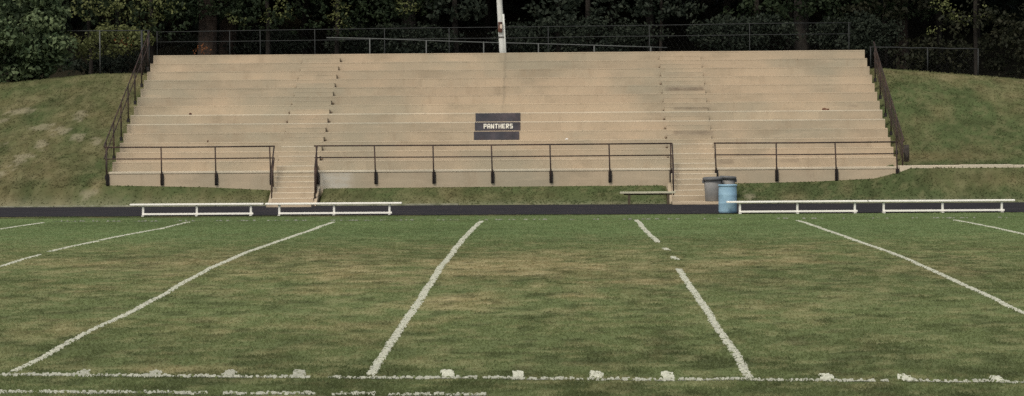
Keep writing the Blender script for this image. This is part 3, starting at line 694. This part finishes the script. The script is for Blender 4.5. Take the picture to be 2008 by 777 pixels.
# ------------------------------------------------------------------ trees and undergrowth
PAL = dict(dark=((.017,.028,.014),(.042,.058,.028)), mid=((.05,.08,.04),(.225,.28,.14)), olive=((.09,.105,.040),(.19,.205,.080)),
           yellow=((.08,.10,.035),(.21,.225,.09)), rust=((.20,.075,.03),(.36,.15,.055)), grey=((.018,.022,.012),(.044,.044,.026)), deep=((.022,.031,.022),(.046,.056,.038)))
def foliage(clumps, n_per, leaf, pal, flat=.8):
    """leaf-sized quads gathered on the skins of many clumps"""
    VV = []; CC = []
    lo, hi = (np.array(q) for q in PAL[pal])
    for (cx, cy, cz, r) in clumps:
        n = max(6, int(n_per*r*r)); d = rng.normal(size=(n, 3)); d /= np.linalg.norm(d, axis=1)[:, None]
        rad = r*(.55+.5*rng.random(n)**.6)
        p = np.array((cx, cy, cz))+d*rad[:, None]*np.array((1, 1, flat))
        a = rng.normal(size=(n, 3)); a /= np.linalg.norm(a, axis=1)[:, None]
        nn = d+rng.normal(size=(n, 3))*.7; b = np.cross(a, nn); b /= np.linalg.norm(b, axis=1)[:, None]+1e-9
        a = np.cross(b, nn); a /= np.linalg.norm(a, axis=1)[:, None]+1e-9
        s = (leaf*(.5+.8*rng.random(n)))[:, None]
        q = np.stack([p-a*s, p-b*s*.55, p+a*s, p+b*s*.55], 1)
        VV.append(q.reshape(-1, 3)); t_ = (rng.random(n)*.45+.55*rng.random()**1.3)[:, None]
        CC.append(np.repeat(lo+(hi-lo)*t_**1.3, 4, 0))
    V = np.concatenate(VV); return V, np.arange(len(V)).reshape(-1, 4), np.concatenate(CC)
def blob(c, rx, ry, rz, n, r0, r1):
    out = []
    while len(out) < n:
        d = rng.normal(size=3); d /= np.linalg.norm(d); k = .35+.65*rng.random()**.5
        out.append((c[0]+d[0]*rx*k, c[1]+d[1]*ry*k, c[2]+d[2]*rz*k, r0+(r1-r0)*rng.random()))
    return out
def tree(nm, label, cat, x, y, tr=None, crown=(), pal='dark', h=17, n_per=60, leaf=.16, bark='bark', group=None, lean=0, extra=()):
    zb = float(zt(x, y)); r = empty(nm, (x, y, zb), label, cat, group)
    if tr:
        tk = MB(); top = h*.75
        zs = [-.3, .25, 1, 2.5, 4.5, top*.7, top]; sc = [1.5, 1.12, 1, .93, .8, .5, .15]
        pts = [(x+lean*z+random.uniform(-.1,.1)*(z > 2), y+random.uniform(-.1,.1), zb+z) for z in zs]
        n0 = len(tk.v); k = 14; 
        for pi, (p, s_) in enumerate(zip(pts, sc)):
            for j in range(k):
                t_ = 2*math.pi*j/k; rr = tr*s_*(1+.13*math.sin(3*t_+pi)+random.uniform(-.05,.05)); tk.v.append((p[0]+rr*math.cos(t_), p[1]+rr*math.sin(t_), p[2]))
        for pi in range(len(pts)-1):
            for j in range(k): a0 = pi*k+j; a1 = pi*k+(j+1) % k; tk.f.append((a0, a1, a1+k, a0+k))
        for _ in range(5):
            z = random.uniform(.3, .62)*h; an = random.uniform(0, 6.28); L_ = random.uniform(2, 4)
            q = Vector((x+lean*z, y, zb+z)); e = q+Vector((math.cos(an)*L_, math.sin(an)*L_, L_*.55))
            tk.tube([q, (q+e)/2+Vector((0,0,-.1)), e], tr*.35, 6, .04)
        tk.build('trunk', M[bark], r, smooth=True)
    cl = list(crown)
    if cl:
        V, Fq, Cc = foliage(cl, n_per, leaf, pal); V = V-np.array((x, y, zb))
        npmesh('crown' if tr else 'foliage', V, Fq, M['leaf'], Cc, parent=r)
    for pal2, cl2, n2, lf2 in extra:
        V, Fq, Cc = foliage(cl2, n2, lf2, pal2); V = V-np.array((x, y, zb))
        npmesh('branch_foliage', V, Fq, M['leaf'], Cc, parent=r)
    return r
def px(u, y): return (u-1100)/5163.5*y          # helper for laying the wood out along the view's width
def zpx(u, v, y): return 3.218-(v-223+(u-1100)*.0072)*y/5163.5

# big evergreen-looking shrub on the left crest
cl = blob((-22.9, 109, 7.0), 2.3, 1.8, 2.6, 110, .28, .62) + blob((-21.6,108.8,5.9), 1.25, 1.1, 1.0, 26, .3, .55) + blob((-24.6,109,6.4), 2, 1.6, 1.9, 40, .35, .7)
tree('large_shrub', 'large dense mid green shrub on the crest at the far left', 'shrub', -22.8, 109, crown=cl, pal='mid', n_per=260, leaf=.12, h=5,
     extra=[('dark', blob((-22.9,109.2,6.6), 2.1,1.6,2.2, 60,.4,.7), 200, .10)])

def up(x, y, zlo, r, n=34, rz=4.5): return blob((x, y, zlo+rz), r, r*.8, rz, n, .8, 1.5)
T = [ # label, px of trunk, Y, radius, bark, crown base z, crown radius
 ('thick brown trunked tree behind the left part of the fence', 400, 116, .42, 'bark', 8.6, 5, 0),
 ('broad reddish brown trunk just right of the thickest left trunk', 440, 118, .40, 'bark', 8.9, 5, 0),
 ('slim dark tree standing at the right edge of the large shrub', 172, 115.5, .08, 'barkd', 8.3, 3, 0),
 ('tree with a grey trunk behind the fence, left of the white pole', 797, 119, .33, 'barkg', 8.8, 5.5, 0),
 ('tree with a brown grey trunk behind the right part of the bleachers', 1564, 117, .36, 'barkg', 8.6, 5.5, 0),
 ('dark slender tree behind the fence near the right corner of the bleachers', 1762, 121, .3, 'bark', 8.4, 5, 0),
]
for lb_, u_, y_, r_, bk, cb, cr, ln in T:
    x_ = px(u_, y_); tree('tree', lb_, 'tree', x_, y_, r_, up(x_, y_+1, cb, cr), 'dark', h=17, n_per=30, leaf=.26, bark=bk, group='trees behind the fence', lean=ln, extra=[('dark', blob((x_+px(1120, y_)*0, y_-1.0, zpx(u_, 6, y_)), 1.7, .5, .75, 50, .16, .34), 190, .11)])
# trees known by the lit foliage that hangs into view
def hang(label, u, y, tr, parts, cb=8.8, cr=5, name='tree'):
    tr = tr*.5
    x_ = px(u, y); ex = []
    for pal, lst, n2, lf in parts:
        cl2 = []
        for (u0, v0, ru, rv, cnt) in lst:
            s_ = y/5163.5
            cl2 += blob((px(u0, y), y-.6, zpx(u0, v0, y)), ru*s_, .5, rv*s_, cnt, .12, .3)
        ex.append((pal, cl2, n2, lf))
    return tree(name, label, 'tree', x_, y, tr, up(x_, y+2, cb, cr), 'dark', h=17, n_per=30, leaf=.26, bark='barkd', group='trees behind the fence', extra=ex)
hang('tree with yellow green leaves hanging over the left end of the fence', 292, 113.2, .16, [('yellow', [(310,15,40,22,20),(292,42,18,18,8),(345,14,18,14,5)], 260, .07), ('olive', [(250,20,50,30,20),(200,14,35,22,12),(280,62,25,22,8),(160,10,30,30,10)], 260, .08), ('dark', [(240,35,70,45,50),(330,45,40,35,22)], 200, .10)])
hang('tree with pale sparse leaves hanging behind the fence, right of the thick brown trunks', 520, 115, .2, [('yellow', [(548,22,22,20,12),(462,36,14,12,5),(515,40,14,12,3)], 220, .07), ('dark', [(500,25,60,35,40),(600,30,60,40,30)], 170, .11)])
hang('tree with drooping grey green leaves between the left trunks and the pole', 655, 116, .2, [('olive', [(662,18,26,24,14),(672,52,14,26,8),(790,12,28,14,10)], 220, .07), ('dark', [(720,20,70,30,40),(680,45,40,30,20)], 170, .11)])
hang('tree with one bright green branch, right of the bleachers', 1905, 112, .18, [('olive', [(1838,12,22,10,8),(1862,28,22,10,8),(1880,42,14,10,5),(1820,55,24,8,3),(1915,20,20,12,3)], 220, .065), ('grey', [(1900,40,70,40,50),(1970,60,50,60,40)], 170, .10)])
hang('dull green bushy tree behind the right half of the bleachers', 1480, 118, .25, [('dark', [(1490,30,90,40,60),(1660,20,80,30,40)], 150, .13)])
hang('black green tree directly right of the white pole', 1150, 118, .25, [('deep', [(1130,20,110,30,55)], 140, .14)])
hang('black green tree directly left of the white pole', 890, 117, .25, [('deep', [(890,15,70,25,45)], 140, .14)])
for lb_, u_, pal_ in (('dark leaved tree over the fence right of the pole, third from it', 1290, 'deep'), ('dark tree above the right corner of the bleachers', 1730, 'grey'), ('dark leafed tree above the thick brown trunks', 400, 'dark')):
    hang(lb_, u_, 117.5, .15, [(pal_, [(u_, 14, 95, 26, 60)], 160, .12)])
# undergrowth
def shrub(label, u, v, ru, rv, y, pal, n, leaf=.09, npr=230, nm='shrub'):
    s_ = y/5163.5; x_ = px(u, y)
    return tree(nm, label, 'shrub', x_, y, None, blob((x_, y, zpx(u, v, y)), ru*s_, .8, rv*s_, n, .18, .42), pal, n_per=npr, leaf=leaf, group='undergrowth behind the fences')
shrub('olive green thicket behind the fence between the large shrub and the bleachers', 205, 80, 85, 28, 111.6, 'olive', 90)
shrub('small bush with orange brown leaves behind the left fence', 242, 78, 12, 10, 114.5, 'rust', 7, .06)
shrub('low dark thicket under the olive one left of the bleachers', 205, 122, 95, 18, 117, 'deep', 50, .12)
shrub('orange tinged weeds at the foot of the thick brown trunk', 392, 92, 10, 12, 114.5, 'rust', 4, .05, 120)
shrub('dark thicket behind the thick brown trunks', 470, 85, 130, 30, 118.5, 'deep', 230, .085)
shrub('dark thicket behind the fence left of the pole', 760, 80, 140, 32, 116.5, 'deep', 230, .085)
shrub('dark thicket behind the fence right of the pole', 1130, 70, 180, 38, 116.5, 'deep', 260, .085)
shrub('dim green thicket behind the fence left of the brown grey trunk', 1450, 65, 110, 36, 116, 'deep', 210, .085)
shrub('dim thicket right of the brown grey trunk', 1670, 65, 90, 36, 116, 'deep', 200, .085)
shrub('dull grey brown thicket behind the fence on the right grass crest', 1830, 105, 110, 32, 116, 'grey', 60, .11)
shrub('grey brown thicket at the far right above the grass', 1975, 95, 70, 55, 113, 'grey', 60, .10)
# more trunks deep in the wood, and the canopy that shades it
dark_lb = 'dark tall tree standing deep in the shade of the wood'
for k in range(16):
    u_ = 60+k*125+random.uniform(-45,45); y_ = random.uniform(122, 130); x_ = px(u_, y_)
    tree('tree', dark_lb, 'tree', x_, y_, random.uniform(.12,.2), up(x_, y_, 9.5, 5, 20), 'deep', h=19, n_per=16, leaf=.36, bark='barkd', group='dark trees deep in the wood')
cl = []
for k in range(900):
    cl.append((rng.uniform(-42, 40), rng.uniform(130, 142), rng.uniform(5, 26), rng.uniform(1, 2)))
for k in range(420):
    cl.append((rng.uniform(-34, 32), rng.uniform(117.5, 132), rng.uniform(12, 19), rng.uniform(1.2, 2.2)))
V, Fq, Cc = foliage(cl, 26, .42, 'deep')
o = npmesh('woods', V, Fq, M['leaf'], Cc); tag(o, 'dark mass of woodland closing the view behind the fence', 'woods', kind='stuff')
